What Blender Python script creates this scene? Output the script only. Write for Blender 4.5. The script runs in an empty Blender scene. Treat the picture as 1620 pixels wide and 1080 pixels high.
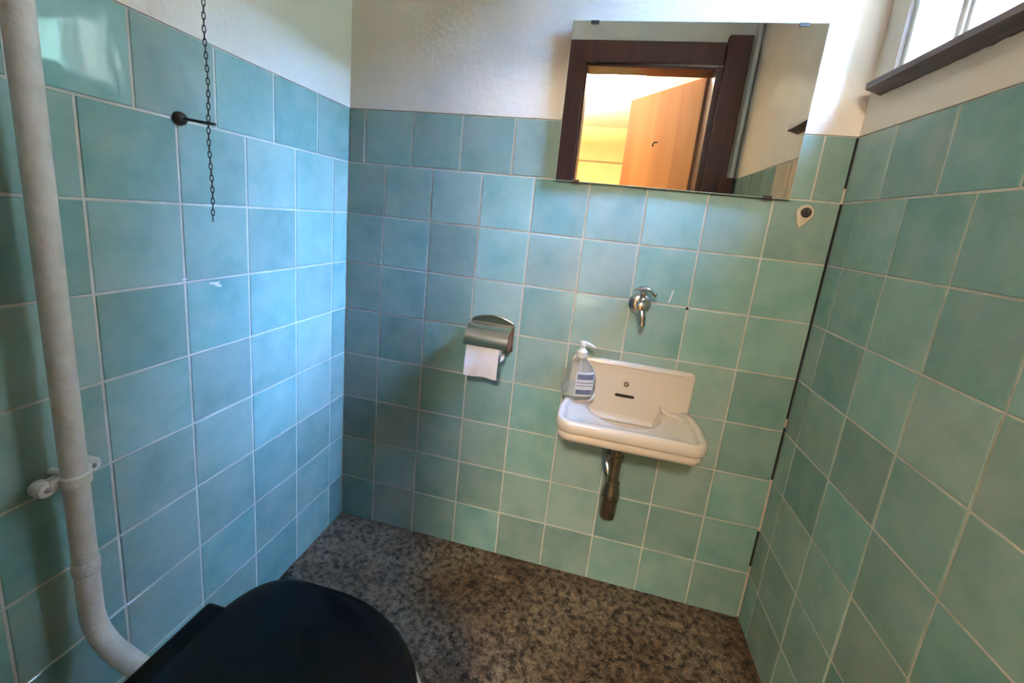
import bpy, bmesh, math, random
import numpy as np
from mathutils import Matrix, Vector, noise

rnd = random.Random(7)
scene = bpy.context.scene
COL = scene.collection

# ------------------------------------------------------------------ camera
RM = ((0.9709, 0.2164, 0.1014), (0.1405, -0.1746, -0.9746), (-0.1932, 0.9605, -0.2000))
CAM = Vector((0.8017, -1.1926, 1.1159))
cam_data = bpy.data.cameras.new('camera')
cam_data.sensor_width = 36.0
cam_data.lens = 14.6708
cam_data.shift_x = -0.00295
cam_data.shift_y = -0.03855
cam_data.clip_start = 0.01
cam = bpy.data.objects.new('camera', cam_data)
COL.objects.link(cam)
_r = [Vector(v).normalized() for v in RM]
cam.matrix_world = Matrix(((_r[0].x, -_r[1].x, -_r[2].x, CAM.x),
                           (_r[0].y, -_r[1].y, -_r[2].y, CAM.y),
                           (_r[0].z, -_r[1].z, -_r[2].z, CAM.z),
                           (0, 0, 0, 1)))
scene.camera = cam

# ------------------------------------------------------------------ sky, light, exposure
world = bpy.data.worlds.new('sky')
scene.world = world
world.use_nodes = True
bgn = world.node_tree.nodes['Background']
sky = world.node_tree.nodes.new('ShaderNodeTexSky')
sky.sky_type = 'NISHITA'
sky.sun_disc = False
sky.sun_elevation = math.radians(38)
sky.sun_rotation = math.radians(-60)
sky.air_density = 1.0
sky.dust_density = 0.2
sky.ozone_density = 5.0
world.node_tree.links.new(sky.outputs['Color'], bgn.inputs['Color'])
bgn.inputs['Strength'].default_value = 104.0
scene.view_settings.view_transform = 'Standard'
scene.view_settings.look = 'None'
scene.view_settings.gamma = 1.0
scene.view_settings.use_curve_mapping = False
scene.view_settings.exposure = 0.48
SUN_POWER = 1000.0
sun_data = bpy.data.lights.new('sun', 'SUN')
sun_data.energy = SUN_POWER
sun_data.color = (1.0, 0.93, 0.82)
sun_data.angle = math.radians(0.6)
sun = bpy.data.objects.new('sun', sun_data)
COL.objects.link(sun)
sun.rotation_euler = Vector((0.0, 0.78, -0.75)).to_track_quat('-Z', 'Y').to_euler()
UPLIGHT_POWER = 540.0
FILL_POWER = 80.0
LAMP_COLOR = (1.0, 0.88, 0.73)

# ------------------------------------------------------------------ dimensions (metres)
W = 1.347            # inner width at the far wall
D = 1.25             # depth, far wall to door wall
AR = 0.0306          # the right wall leans out of square by this angle
H = 2.35             # ceiling
P = 0.153            # tile pitch
Z8 = 0.1563          # lowest horizontal joint
ZTOP = 1.380         # top of the tiles
ZL = [Z8 + (8 - i) * P for i in range(1, 9)][::-1]   # L8 .. L1
G = 0.0046           # joint width
WIN_T0, WIN_T1, WIN_Z0, WIN_Z1 = 0.068, 0.388, 1.482, 2.20
WT = 0.21

# ------------------------------------------------------------------ materials
def mat(name):
    m = bpy.data.materials.new(name)
    m.use_nodes = True
    nt = m.node_tree
    return m, nt, nt.nodes['Principled BSDF'], nt.nodes, nt.links

def simple(name, color, rough=0.5, metal=0.0, bump=0.0, bscale=60.0, var=0.0, vscale=8.0, coat=0.0):
    m, nt, b, N, L = mat(name)
    b.inputs['Base Color'].default_value = (*color, 1)
    b.inputs['Roughness'].default_value = rough
    b.inputs['Metallic'].default_value = metal
    b.inputs['Coat Weight'].default_value = coat
    tc = N.new('ShaderNodeTexCoord')
    if var > 0:
        n = N.new('ShaderNodeTexNoise'); n.inputs['Scale'].default_value = vscale
        n.inputs['Detail'].default_value = 4
        L.new(tc.outputs['Object'], n.inputs['Vector'])
        r = N.new('ShaderNodeValToRGB')
        r.color_ramp.elements[0].position = 0.3; r.color_ramp.elements[1].position = 0.7
        r.color_ramp.elements[0].color = (*[c * (1 - var) for c in color], 1)
        r.color_ramp.elements[1].color = (*[min(1, c * (1 + var)) for c in color], 1)
        L.new(n.outputs['Fac'], r.inputs['Fac']); L.new(r.outputs['Color'], b.inputs['Base Color'])
    if bump > 0:
        n2 = N.new('ShaderNodeTexNoise'); n2.inputs['Scale'].default_value = bscale
        n2.inputs['Detail'].default_value = 5
        L.new(tc.outputs['Object'], n2.inputs['Vector'])
        bp = N.new('ShaderNodeBump'); bp.inputs['Strength'].default_value = bump
        bp.inputs['Distance'].default_value = 0.004
        L.new(n2.outputs['Fac'], bp.inputs['Height']); L.new(bp.outputs['Normal'], b.inputs['Normal'])
    return m

def tile_material():
    m, nt, b, N, L = mat('glazed_tile')
    geo = N.new('ShaderNodeNewGeometry')
    oi = N.new('ShaderNodeObjectInfo')
    # shift the cloud pattern from tile to tile
    add = N.new('ShaderNodeVectorMath'); add.operation = 'MULTIPLY_ADD'
    add.inputs[1].default_value = (9, 7, 5)
    cmb = N.new('ShaderNodeCombineXYZ')
    for k in range(3): L.new(oi.outputs['Random'], cmb.inputs[k])
    L.new(cmb.outputs[0], add.inputs[0]); L.new(geo.outputs['Position'], add.inputs[2])
    n = N.new('ShaderNodeTexNoise'); n.inputs['Scale'].default_value = 9; n.inputs['Detail'].default_value = 5
    n.inputs['Roughness'].default_value = 0.6
    L.new(add.outputs[0], n.inputs['Vector'])
    r = N.new('ShaderNodeValToRGB')
    e = r.color_ramp.elements
    e[0].position = 0.28; e[0].color = (0.200, 0.360, 0.325, 1)
    e[1].position = 0.75; e[1].color = (0.350, 0.472, 0.430, 1)
    x = e.new(0.5); x.color = (0.270, 0.425, 0.385, 1)
    L.new(n.outputs['Fac'], r.inputs['Fac'])
    # tile to tile shade
    hs = N.new('ShaderNodeHueSaturation')
    mr = N.new('ShaderNodeMapRange'); mr.inputs[3].default_value = 0.84; mr.inputs[4].default_value = 1.16
    L.new(oi.outputs['Random'], mr.inputs[0]); L.new(mr.outputs[0], hs.inputs['Value'])
    wn = N.new('ShaderNodeTexWhiteNoise'); wn.noise_dimensions = '1D'
    L.new(oi.outputs['Random'], wn.inputs['W'])
    mr2 = N.new('ShaderNodeMapRange'); mr2.inputs[3].default_value = 0.80; mr2.inputs[4].default_value = 1.2
    L.new(wn.outputs['Value'], mr2.inputs[0]); L.new(mr2.outputs[0], hs.inputs['Saturation'])
    mr3 = N.new('ShaderNodeMapRange'); mr3.inputs[3].default_value = 0.485; mr3.inputs[4].default_value = 0.515
    L.new(wn.outputs['Value'], mr3.inputs[0]); L.new(mr3.outputs[0], hs.inputs['Hue'])
    L.new(r.outputs['Color'], hs.inputs['Color']); L.new(hs.outputs['Color'], b.inputs['Base Color'])
    b.inputs['Roughness'].default_value = 0.06
    b.inputs['IOR'].default_value = 1.5
    n2 = N.new('ShaderNodeTexNoise'); n2.inputs['Scale'].default_value = 22; n2.inputs['Detail'].default_value = 2
    L.new(add.outputs[0], n2.inputs['Vector'])
    bp = N.new('ShaderNodeBump'); bp.inputs['Strength'].default_value = 0.18; bp.inputs['Distance'].default_value = 0.003
    L.new(n2.outputs['Fac'], bp.inputs['Height']); L.new(bp.outputs['Normal'], b.inputs['Normal'])
    return m

def floor_material():
    m, nt, b, N, L = mat('rough_concrete')
    tc = N.new('ShaderNodeTexCoord')
    def nz(scale, detail, rough=0.6):
        n = N.new('ShaderNodeTexNoise'); n.inputs['Scale'].default_value = scale
        n.inputs['Detail'].default_value = detail; n.inputs['Roughness'].default_value = rough
        L.new(tc.outputs['Object'], n.inputs['Vector']); return n
    big = nz(3.5, 6); mid = nz(58, 7, 0.66); fine = nz(300, 4); mid.inputs['Distortion'].default_value = 0.25
    r1 = N.new('ShaderNodeValToRGB'); e = r1.color_ramp.elements
    e[0].position = 0.36; e[0].color = (0.100, 0.056, 0.028, 1)
    e[1].position = 0.66; e[1].color = (0.205, 0.155, 0.105, 1)
    L.new(big.outputs['Fac'], r1.inputs['Fac'])
    r2 = N.new('ShaderNodeValToRGB'); e = r2.color_ramp.elements
    e[0].position = 0.385; e[0].color = (0.035, 0.024, 0.015, 1)
    e[1].position = 0.565; e[1].color = (1, 1, 1, 1)
    L.new(mid.outputs['Fac'], r2.inputs['Fac'])
    mx = N.new('ShaderNodeMix'); mx.data_type = 'RGBA'; mx.blend_type = 'MULTIPLY'; mx.inputs[0].default_value = 0.9
    L.new(r1.outputs['Color'], mx.inputs[6]); L.new(r2.outputs['Color'], mx.inputs[7])
    r3 = N.new('ShaderNodeValToRGB'); e = r3.color_ramp.elements
    e[0].position = 0.35; e[0].color = (0.5, 0.5, 0.5, 1); e[1].position = 0.7; e[1].color = (2.1, 2.0, 1.85, 1)
    L.new(fine.outputs['Fac'], r3.inputs['Fac'])
    mx2 = N.new('ShaderNodeMix'); mx2.data_type = 'RGBA'; mx2.blend_type = 'MULTIPLY'; mx2.inputs[0].default_value = 1.0
    L.new(mx.outputs[2], mx2.inputs[6]); L.new(r3.outputs['Color'], mx2.inputs[7])
    L.new(mx2.outputs[2], b.inputs['Base Color'])
    b.inputs['Roughness'].default_value = 0.75
    bp = N.new('ShaderNodeBump'); bp.inputs['Strength'].default_value = 1.0; bp.inputs['Distance'].default_value = 0.008
    L.new(mid.outputs['Fac'], bp.inputs['Height']); L.new(bp.outputs['Normal'], b.inputs['Normal'])
    return m

def wood_material(name, c0, c1, scale, rough, direction='Z'):
    m, nt, b, N, L = mat(name)
    tc = N.new('ShaderNodeTexCoord'); mp = N.new('ShaderNodeMapping')
    s = {'Z': (scale, scale, scale * 0.08), 'X': (scale * 0.08, scale, scale), 'Y': (scale, scale * .08, scale)}[direction]
    mp.inputs['Scale'].default_value = s
    L.new(tc.outputs['Object'], mp.inputs['Vector'])
    n = N.new('ShaderNodeTexNoise'); n.inputs['Scale'].default_value = 1.0; n.inputs['Detail'].default_value = 6
    n.inputs['Distortion'].default_value = 0.6
    L.new(mp.outputs['Vector'], n.inputs['Vector'])
    r = N.new('ShaderNodeValToRGB'); e = r.color_ramp.elements
    e[0].position = 0.35; e[0].color = (*c0, 1); e[1].position = 0.65; e[1].color = (*c1, 1)
    L.new(n.outputs['Fac'], r.inputs['Fac']); L.new(r.outputs['Color'], b.inputs['Base Color'])
    b.inputs['Roughness'].default_value = rough
    return m

def glass_pane_material():
    m, nt, b, N, L = mat('window_glass')
    out = N['Material Output']
    tr = N.new('ShaderNodeBsdfTransparent'); tr.inputs['Color'].default_value = (0.95, 0.97, 0.96, 1)
    gl = N.new('ShaderNodeBsdfGlossy'); gl.inputs['Roughness'].default_value = 0.02
    mix = N.new('ShaderNodeMixShader')
    mix.inputs[0].default_value = 0.05; L.new(tr.outputs[0], mix.inputs[1]); L.new(gl.outputs[0], mix.inputs[2])
    L.new(mix.outputs[0], out.inputs['Surface'])
    return m

M = {}
M['tile'] = tile_material()
M['grout'] = simple('cream_grout', (0.60, 0.59, 0.52), 0.85, bump=0.4, bscale=180, var=0.16, vscale=14)
M['plaster'] = simple('white_plaster', (0.86, 0.79, 0.69), 0.9, bump=0.35, bscale=70, var=0.05, vscale=5)
M['ceiling'] = simple('ceiling_paint', (0.86, 0.81, 0.73), 0.9, bump=0.2, bscale=60)
M['floor'] = floor_material()
M['crack'] = simple('open_joint', (0.012, 0.012, 0.012), 0.95, var=0.2)
M['sill'] = wood_material('sill_wood', (0.075, 0.055, 0.048), (0.17, 0.13, 0.115), 40, 0.6, 'X')
M['white_paint'] = simple('white_gloss_paint', (0.78, 0.77, 0.74), 0.35, var=0.04)
M['glass'] = glass_pane_material()
M['mirror'] = simple('mirror_silver', (0.88, 0.90, 0.88), 0.0, 1.0)
M['mirror_edge'] = simple('mirror_edge_glass', (0.55, 0.68, 0.62), 0.15)
M['clip'] = simple('dark_clip', (0.06, 0.05, 0.045), 0.4, 0.6, var=0.2)
M['pipe'] = simple('painted_pipe', (0.84, 0.81, 0.77), 0.5, bump=0.5, bscale=90, var=0.10, vscale=30)
M['screw_paint'] = simple('tarnished_screw', (0.33, 0.27, 0.30), 0.5, 0.3, var=0.1)
M['iron'] = simple('dark_iron', (0.035, 0.032, 0.03), 0.5, 0.7, bump=0.3, bscale=200, var=0.3, vscale=60)
M['ceramic'] = simple('cream_ceramic', (0.75, 0.655, 0.55), 0.16, var=0.02, vscale=6, coat=0.3)
M['wc_ceramic'] = simple('white_ceramic', (0.72, 0.70, 0.66), 0.15, var=0.02, coat=0.3)
M['black_plastic'] = simple('black_plastic', (0.003, 0.003, 0.0035), 0.18, var=0.2)
M['black_plastic'].node_tree.nodes['Principled BSDF'].inputs['Specular IOR Level'].default_value = 0.09
M['chrome'] = simple('worn_chrome', (0.60, 0.59, 0.58), 0.24, 1.0, bump=0.08, bscale=120, var=0.12, vscale=50)
M['steel'] = simple('brushed_steel', (0.58, 0.55, 0.50), 0.20, 1.0, bump=0.06, bscale=40, var=0.06, vscale=20)
M['bronze'] = simple('tarnished_brass', (0.30, 0.24, 0.175), 0.30, 0.95, bump=0.2, bscale=120, var=0.25, vscale=35)
M['rust'] = simple('rusty_steel', (0.26, 0.09, 0.045), 0.6, 0.4, var=0.3, vscale=80)
M['paper'] = simple('tissue_paper', (0.80, 0.76, 0.76), 0.95, bump=0.10, bscale=160, var=0.02)
M['card'] = simple('cardboard', (0.42, 0.33, 0.24), 0.9, var=0.1)
M['dark_hole'] = simple('dark_opening', (0.01, 0.006, 0.005), 0.8, var=0.1)
M['putty'] = simple('cream_filler', (0.66, 0.59, 0.45), 0.8, bump=0.3, var=0.08)
M['smear'] = simple('dried_white_smear', (0.70, 0.72, 0.70), 0.7, var=0.05)
M['frame_wood'] = wood_material('dark_stained_wood', (0.050, 0.011, 0.007), (0.085, 0.020, 0.012), 30, 0.42)
M['door_wood'] = wood_material('orange_varnished_wood', (0.36, 0.115, 0.032), (0.50, 0.195, 0.058), 9, 0.35)
M['yellow_wall'] = simple('yellow_wall_paint', (0.80, 0.68, 0.42), 0.85, bump=0.1, var=0.03)
M['end_wall'] = simple('end_wall_paint', (0.76, 0.59, 0.28), 0.85, bump=0.1, var=0.03)
M['cream_ceiling'] = simple('cream_ceiling_paint', (0.86, 0.80, 0.66), 0.85, var=0.03)
M['board'] = simple('brown_moulding', (0.30, 0.21, 0.09), 0.6, var=0.1)
M['hall_floor'] = wood_material('hall_floor_wood', (0.16, 0.10, 0.06), (0.26, 0.17, 0.10), 14, 0.5, 'X')
M['label_white'] = simple('label_white', (0.66, 0.66, 0.68), 0.35, var=0.03)
M['label_blue'] = simple('label_blue', (0.15, 0.17, 0.27), 0.35, var=0.15, vscale=90)
M['pump'] = simple('pump_plastic', (0.78, 0.77, 0.73), 0.35, var=0.03)

def clear_plastic():
    m, nt, b, N, L = mat('clear_plastic')
    out = N['Material Output']
    tr = N.new('ShaderNodeBsdfTransparent'); tr.inputs['Color'].default_value = (0.97, 0.98, 0.98, 1)
    gl = N.new('ShaderNodeBsdfGlossy'); gl.inputs['Roughness'].default_value = 0.06
    df = N.new('ShaderNodeBsdfTranslucent'); df.inputs['Color'].default_value = (0.88, 0.90, 0.92, 1)
    d2 = N.new('ShaderNodeBsdfDiffuse'); d2.inputs['Color'].default_value = (0.88, 0.90, 0.92, 1)
    lw = N.new('ShaderNodeLayerWeight'); lw.inputs['Blend'].default_value = 0.2
    m1 = N.new('ShaderNodeMixShader'); m2 = N.new('ShaderNodeMixShader'); m3 = N.new('ShaderNodeMixShader')
    m1.inputs[0].default_value = 0.5
    L.new(df.outputs[0], m1.inputs[1]); L.new(d2.outputs[0], m1.inputs[2])
    m2.inputs[0].default_value = 0.15
    L.new(tr.outputs[0], m2.inputs[1]); L.new(m1.outputs[0], m2.inputs[2])
    m4 = N.new('ShaderNodeMixShader'); m4.inputs[0].default_value = 0.65
    L.new(gl.outputs[0], m4.inputs[1]); L.new(d2.outputs[0], m4.inputs[2])
    L.new(lw.outputs['Fresnel'], m3.inputs[0]); L.new(m2.outputs[0], m3.inputs[1]); L.new(m4.outputs[0], m3.inputs[2])
    L.new(m3.outputs[0], out.inputs['Surface'])
    return m
M['clear'] = clear_plastic()
def soap_liquid():
    m, nt, b, N, L = mat('clear_soap')
    out = N['Material Output']
    tr = N.new('ShaderNodeBsdfTransparent'); tr.inputs['Color'].default_value = (0.96, 0.98, 0.98, 1)
    d2 = N.new('ShaderNodeBsdfDiffuse'); d2.inputs['Color'].default_value = (0.86, 0.89, 0.91, 1)
    mx = N.new('ShaderNodeMixShader'); mx.inputs[0].default_value = 0.12
    L.new(tr.outputs[0], mx.inputs[1]); L.new(d2.outputs[0], mx.inputs[2]); L.new(mx.outputs[0], out.inputs['Surface'])
    return m
M['soap'] = soap_liquid()

def emissive(name, color, strength):
    m, nt, b, N, L = mat(name)
    b.inputs['Base Color'].default_value = (0.9, 0.88, 0.8, 1)
    b.inputs['Emission Color'].default_value = (*color, 1)
    b.inputs['Emission Strength'].default_value = strength
    return m
M['lamp_glow'] = emissive('added_lamp_glow', LAMP_COLOR, 3.0)

# ------------------------------------------------------------------ mesh helpers
def add_box(bm, x0, x1, y0, y1, z0, z1):
    v = [bm.verts.new((x, y, z)) for z in (z0, z1) for y in (y0, y1) for x in (x0, x1)]
    for f in ((0, 2, 3, 1), (4, 5, 7, 6), (0, 1, 5, 4), (2, 6, 7, 3), (0, 4, 6, 2), (1, 3, 7, 5)):
        bm.faces.new([v[i] for i in f])
    return v

def add_rings(bm, rings, cap0=True, cap1=True, closed=True):
    """skin a list of equally long point rings"""
    R = [[bm.verts.new(p) for p in r] for r in rings]
    n = len(R[0])
    for a, b in zip(R[:-1], R[1:]):
        for i in range(n if closed else n - 1):
            j = (i + 1) % n
            bm.faces.new((a[i], a[j], b[j], b[i]))
    if cap0: bm.faces.new(R[0][::-1])
    if cap1: bm.faces.new(R[-1])
    return R

def add_lathe(bm, prof, n=32, o=(0, 0, 0), axis='Z', cap0=True, cap1=True):
    rings = []
    for r, h in prof:
        ring = []
        for i in range(n):
            a = 2 * math.pi * i / n
            c, s = r * math.cos(a), r * math.sin(a)
            if axis == 'Z': p = (c, s, h)
            elif axis == 'Y': p = (s, h, c)
            else: p = (h, c, s)
            ring.append((p[0] + o[0], p[1] + o[1], p[2] + o[2]))
        rings.append(ring)
    add_rings(bm, rings, cap0, cap1)

def add_tube(bm, pts, rad, n=12, cap=True):
    pts = [Vector(p) for p in pts]
    rads = rad if isinstance(rad, (list, tuple)) else [rad] * len(pts)
    t0 = (pts[1] - pts[0]).normalized()
    up = Vector((0, 0, 1)) if abs(t0.z) < 0.9 else Vector((1, 0, 0))
    side = t0.cross(up).normalized()
    rings = []
    for i, p in enumerate(pts):
        t = (pts[min(i + 1, len(pts) - 1)] - pts[max(i - 1, 0)]).normalized()
        side = (side - t * side.dot(t)).normalized()
        up = side.cross(t)
        rings.append([p + (side * math.cos(2 * math.pi * k / n) + up * math.sin(2 * math.pi * k / n)) * rads[i] for k in range(n)])
    add_rings(bm, rings, cap, cap)

def arc(c, r, a0, a1, n, plane):
    out = []
    for i in range(n + 1):
        a = math.radians(a0 + (a1 - a0) * i / n)
        u, v = r * math.cos(a), r * math.sin(a)
        out.append({'XZ': (c[0] + u, c[1], c[2] + v), 'YZ': (c[0], c[1] + u, c[2] + v), 'XY': (c[0] + u, c[1] + v, c[2])}[plane])
    return out

def obj(name, bm, material, parent=None, smooth=False, bevel=0.0, seg=2, angle=40, subsurf=0):
    bmesh.ops.recalc_face_normals(bm, faces=bm.faces)
    me = bpy.data.meshes.new(name)
    bm.to_mesh(me); bm.free()
    me.materials.append(M[material] if isinstance(material, str) else material)
    o = bpy.data.objects.new(name, me)
    COL.objects.link(o)
    if parent is not None: o.parent = parent
    if smooth:
        for p in me.polygons: p.use_smooth = True
        me.set_sharp_from_angle(angle=math.radians(angle))
    if bevel > 0:
        md = o.modifiers.new('bevel', 'BEVEL'); md.width = bevel; md.segments = seg; md.limit_method = 'ANGLE'
        md.angle_limit = math.radians(35); md.harden_normals = False
    if subsurf:
        md = o.modifiers.new('sub', 'SUBSURF'); md.levels = subsurf; md.render_levels = subsurf
    return o

def box(name, dims, material, parent=None, bevel=0.0, seg=2):
    bm = bmesh.new(); add_box(bm, *dims)
    return obj(name, bm, material, parent, bevel=bevel, seg=seg, smooth=bevel > 0)

def thing(name, label, cat, loc=(0, 0, 0), rotz=0.0, group=None):
    o = bpy.data.objects.new(name, None); COL.objects.link(o)
    o.empty_display_size = 0.05
    o.location = loc; o.rotation_euler = (0, 0, rotz)
    tag(o, label, cat, group)
    return o

def tag(o, label, cat, group=None):
    o['label'] = label; o['category'] = cat
    if group: o['group'] = group
    return o

def struct(o, label=None, cat=None):
    o['kind'] = 'structure'
    if label: o['label'] = label
    if cat: o['category'] = cat
    return o

def round_poly(corners, n=6):
    """corners: (x, y, radius) -> rounded outline"""
    out = []
    m = len(corners)
    for i in range(m):
        p0 = Vector(corners[i - 1][:2]); p = Vector(corners[i][:2]); p1 = Vector(corners[(i + 1) % m][:2]); r = corners[i][2]
        if r <= 0: out.append((p.x, p.y)); continue
        a = (p0 - p).normalized(); b = (p1 - p).normalized()
        ang = a.angle(b); d = r / math.tan(ang / 2)
        c = p + (a + b).normalized() * (r / math.sin(ang / 2))
        s = p + a * d - c; e = p + b * d - c
        a0 = math.atan2(s.y, s.x); a1 = math.atan2(e.y, e.x)
        da = (a1 - a0 + math.pi) % (2 * math.pi) - math.pi
        for k in range(n + 1):
            t = a0 + da * k / n
            out.append((c.x + r * math.cos(t), c.y + r * math.sin(t)))
    return out

def resample(poly, n):
    pts = [Vector(p) for p in poly] + [Vector(poly[0])]
    L = [0]
    for a, b in zip(pts[:-1], pts[1:]): L.append(L[-1] + (b - a).length)
    out = []; k = 0
    for i in range(n):
        s = L[-1] * i / n
        while L[k + 1] < s: k += 1
        t = (s - L[k]) / max(1e-9, L[k + 1] - L[k])
        out.append(pts[k].lerp(pts[k + 1], t))
    return out

def prism(bm, outline, y0, y1, plane='XZ'):
    def P3(p, h): return {'XZ': (p[0], h, p[1]), 'XY': (p[0], p[1], h), 'YZ': (h, p[0], p[1])}[plane]
    add_rings(bm, [[P3(p, y0) for p in outline], [P3(p, y1) for p in outline]])

# ------------------------------------------------------------------ room shell
# every wall has a local frame: x along the wall, -y into the room, z up
RZ_L, RZ_R, RZ_D = math.pi / 2, -math.pi / 2 + AR, math.pi

def wall_mesh(name, loc, rz, boxes, label):
    bm = bmesh.new()
    for b in boxes: add_box(bm, *b)
    o = obj(name, bm, 'plaster')
    o.location = loc; o.rotation_euler = (0, 0, rz)
    return struct(o, label, 'wall')

wall_back = wall_mesh('wall_back', (0, 0, 0), 0,
    [(-0.12, W + WT, 0.006, 0.12, -0.1, ZTOP + 0.002), (-0.12, W + WT, -0.0004, 0.12, ZTOP + 0.002, H)],
    'far wall, white plaster above green glazed tiles')
wall_left = wall_mesh('wall_left', (0, 0, 0), RZ_L,
    [(-D - 0.12, 0.12, 0.006, 0.12, -0.1, ZTOP + 0.002), (-D - 0.12, 0.12, -0.0004, 0.12, ZTOP + 0.002, H)],
    'left wall with flush pipe, plaster above green tiles')
wall_right = wall_mesh('wall_right', (W, 0, 0), RZ_R,
    [(-0.1, D + 0.14, 0.006, WT, -0.1, ZTOP + 0.002),
     (-0.1, D + 0.14, -0.0004, WT, ZTOP + 0.002, WIN_Z0),
     (-0.1, D + 0.14, -0.0004, WT, WIN_Z1, H),
     (-0.1, WIN_T0, -0.0004, WT, WIN_Z0, WIN_Z1),
     (WIN_T1, D + 0.14, -0.0004, WT, WIN_Z0, WIN_Z1)],
    'right wall with the small window, plaster above green tiles')
# wall_front carries the door opening (local x = W - world x)
OX0, OX1, OZ = 0.565, 1.215, 1.905
XR_D = W + math.tan(AR) * D
wall_front = wall_mesh('wall_front', (0, -D, 0), RZ_D,
    [(-OX0, 0.12, 0.006, 0.12, -0.1, ZTOP + 0.002), (-OX0, 0.12, -0.0004, 0.12, ZTOP + 0.002, H), (-XR_D - 0.12, -OX1, 0.0, 0.12, -0.1, H), (-OX1, -OX0, 0.0, 0.12, OZ, H)],
    'door wall of white plaster behind the camera')

_tile_cache = {}
def tile_mesh(w, h, z1=None):
    key = (round(w, 4), round(h, 4))
    if key in _tile_cache: return _tile_cache[key]
    t, c = 0.0052, 0.0011
    a, b = w / 2, h / 2
    v = []
    for (x, z, y) in ((a - c, b - c, 0), (a, b, c), (a, b, t)):
        v += [(-x, y, -z), (x, y, -z), (x, y, z), (-x, y, z)]
    f = [(0, 1, 2, 3)]
    for k in (0, 4):
        for i in range(4):
            j = (i + 1) % 4
            f.append((k + j, k + i, k + 4 + i, k + 4 + j))
    me = bpy.data.meshes.new('tile'); me.from_pydata(v, [], f); me.update()
    me.materials.append(M['tile'])
    _tile_cache[key] = me
    return me

def tile_wall(parent, x_min, x_max, line0, top_line0, skip=None, jit=0.0035):
    """running joints at line0 + k*P in the lower rows, top_line0 + k*P in the top row"""
    bm = bmesh.new(); add_box(bm, x_min, x_max, 0.0014, 0.0058, 0.0, ZTOP + 0.001)
    obj('grout', bm, 'grout', parent)
    rows = [0.0] + ZL + [ZTOP]
    for ri in range(len(rows) - 1):
        z0, z1 = rows[ri], rows[ri + 1]
        l0 = top_line0 if ri == len(rows) - 2 else line0
        k = math.floor((x_min - l0) / P)
        cuts = [x_min]
        while l0 + k * P < x_max - 0.006:
            if l0 + k * P > x_min + 0.006: cuts.append(l0 + k * P)
            k += 1
        cuts.append(x_max)
        for a, b in zip(cuts[:-1], cuts[1:]):
            ga = 0.001 if a == x_min else G / 2
            gb = 0.001 if b == x_max else G / 2
            gz0 = 0.0 if ri == 0 else G / 2
            gz1 = 0.001 if ri == len(rows) - 2 else G / 2
            xa, xb, za, zb = a + ga, b - gb, z0 + gz0, z1 - gz1
            if skip and skip((xa + xb) / 2, (za + zb) / 2): continue
            t = bpy.data.objects.new('tile', tile_mesh(xb - xa, zb - za))
            COL.objects.link(t)
            t.parent = parent
            t.location = ((xa + xb) / 2, -rnd.uniform(0, 0.0006), (za + zb) / 2)
            t.rotation_euler = (rnd.uniform(-jit, jit), rnd.uniform(-.0025, .0025), rnd.uniform(-jit, jit))

tile_wall(wall_back, 0.0, W - 0.0035, 0.1236, 0.053)
tile_wall(wall_left, -D, -0.0005, -0.072, -0.142)
tile_wall(wall_right, 0.0008, D, 0.0669, 0.133)
# door wall: only left of the door frame
tile_wall(wall_front, -0.455, -0.001, -0.10, -0.03)

# the dark open joint in the right corner
for k, (z0, z1) in enumerate(((1.262, 1.378), (0.655, 1.225), (0.47, 0.628), (0.185, 0.30))):
    bm = bmesh.new(); add_box(bm, W - 0.0045, W - 0.0002, -0.0012, 0.003, z0, z1)
    o = obj('open_joint', bm, 'crack', wall_back)

# floor: rough worn concrete with real relief
def make_floor():
    nx, ny = 280, 262
    x0, x1, y0, y1 = -0.05, W + 0.09, -D - 0.12, 0.05
    xs = np.linspace(x0, x1, nx); ys = np.linspace(y0, y1, ny)
    V = []
    for y in ys:
        for x in xs:
            n1 = noise.noise((x * 28, y * 28, 0.3)); n2 = noise.noise((x * 75, y * 75, 4.1)); n3 = noise.noise((x * 4, y * 4, 9))
            z = 0.0016 * n1 + 0.0024 * n2 + 0.003 * n3 - 0.005
            dk = noise.noise((x * 6, 3.3, 1)) * 0.012
            g = math.exp(-((y + 0.085 + dk) / 0.010) ** 2)
            z -= 0.004 * g * (0.6 + 0.4 * n3)
            if y > -0.085 + dk: z += 0.003
            V.append((x, y, z))
    F = [(j * nx + i, j * nx + i + 1, (j + 1) * nx + i + 1, (j + 1) * nx + i) for j in range(ny - 1) for i in range(nx - 1)]
    me = bpy.data.meshes.new('floor'); me.from_pydata(V, [], F); me.update()
    for p in me.polygons: p.use_smooth = True
    me.materials.append(M['floor'])
    o = bpy.data.objects.new('floor', me); COL.objects.link(o)
    struct(o, 'rough worn brown concrete floor of the small toilet room', 'floor')
make_floor()
struct(box('ceiling', (-0.12, W + WT, -D - 0.12, 0.12, H, H + 0.1), 'ceiling'), 'flat white ceiling above the toilet room', 'ceiling')

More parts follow.
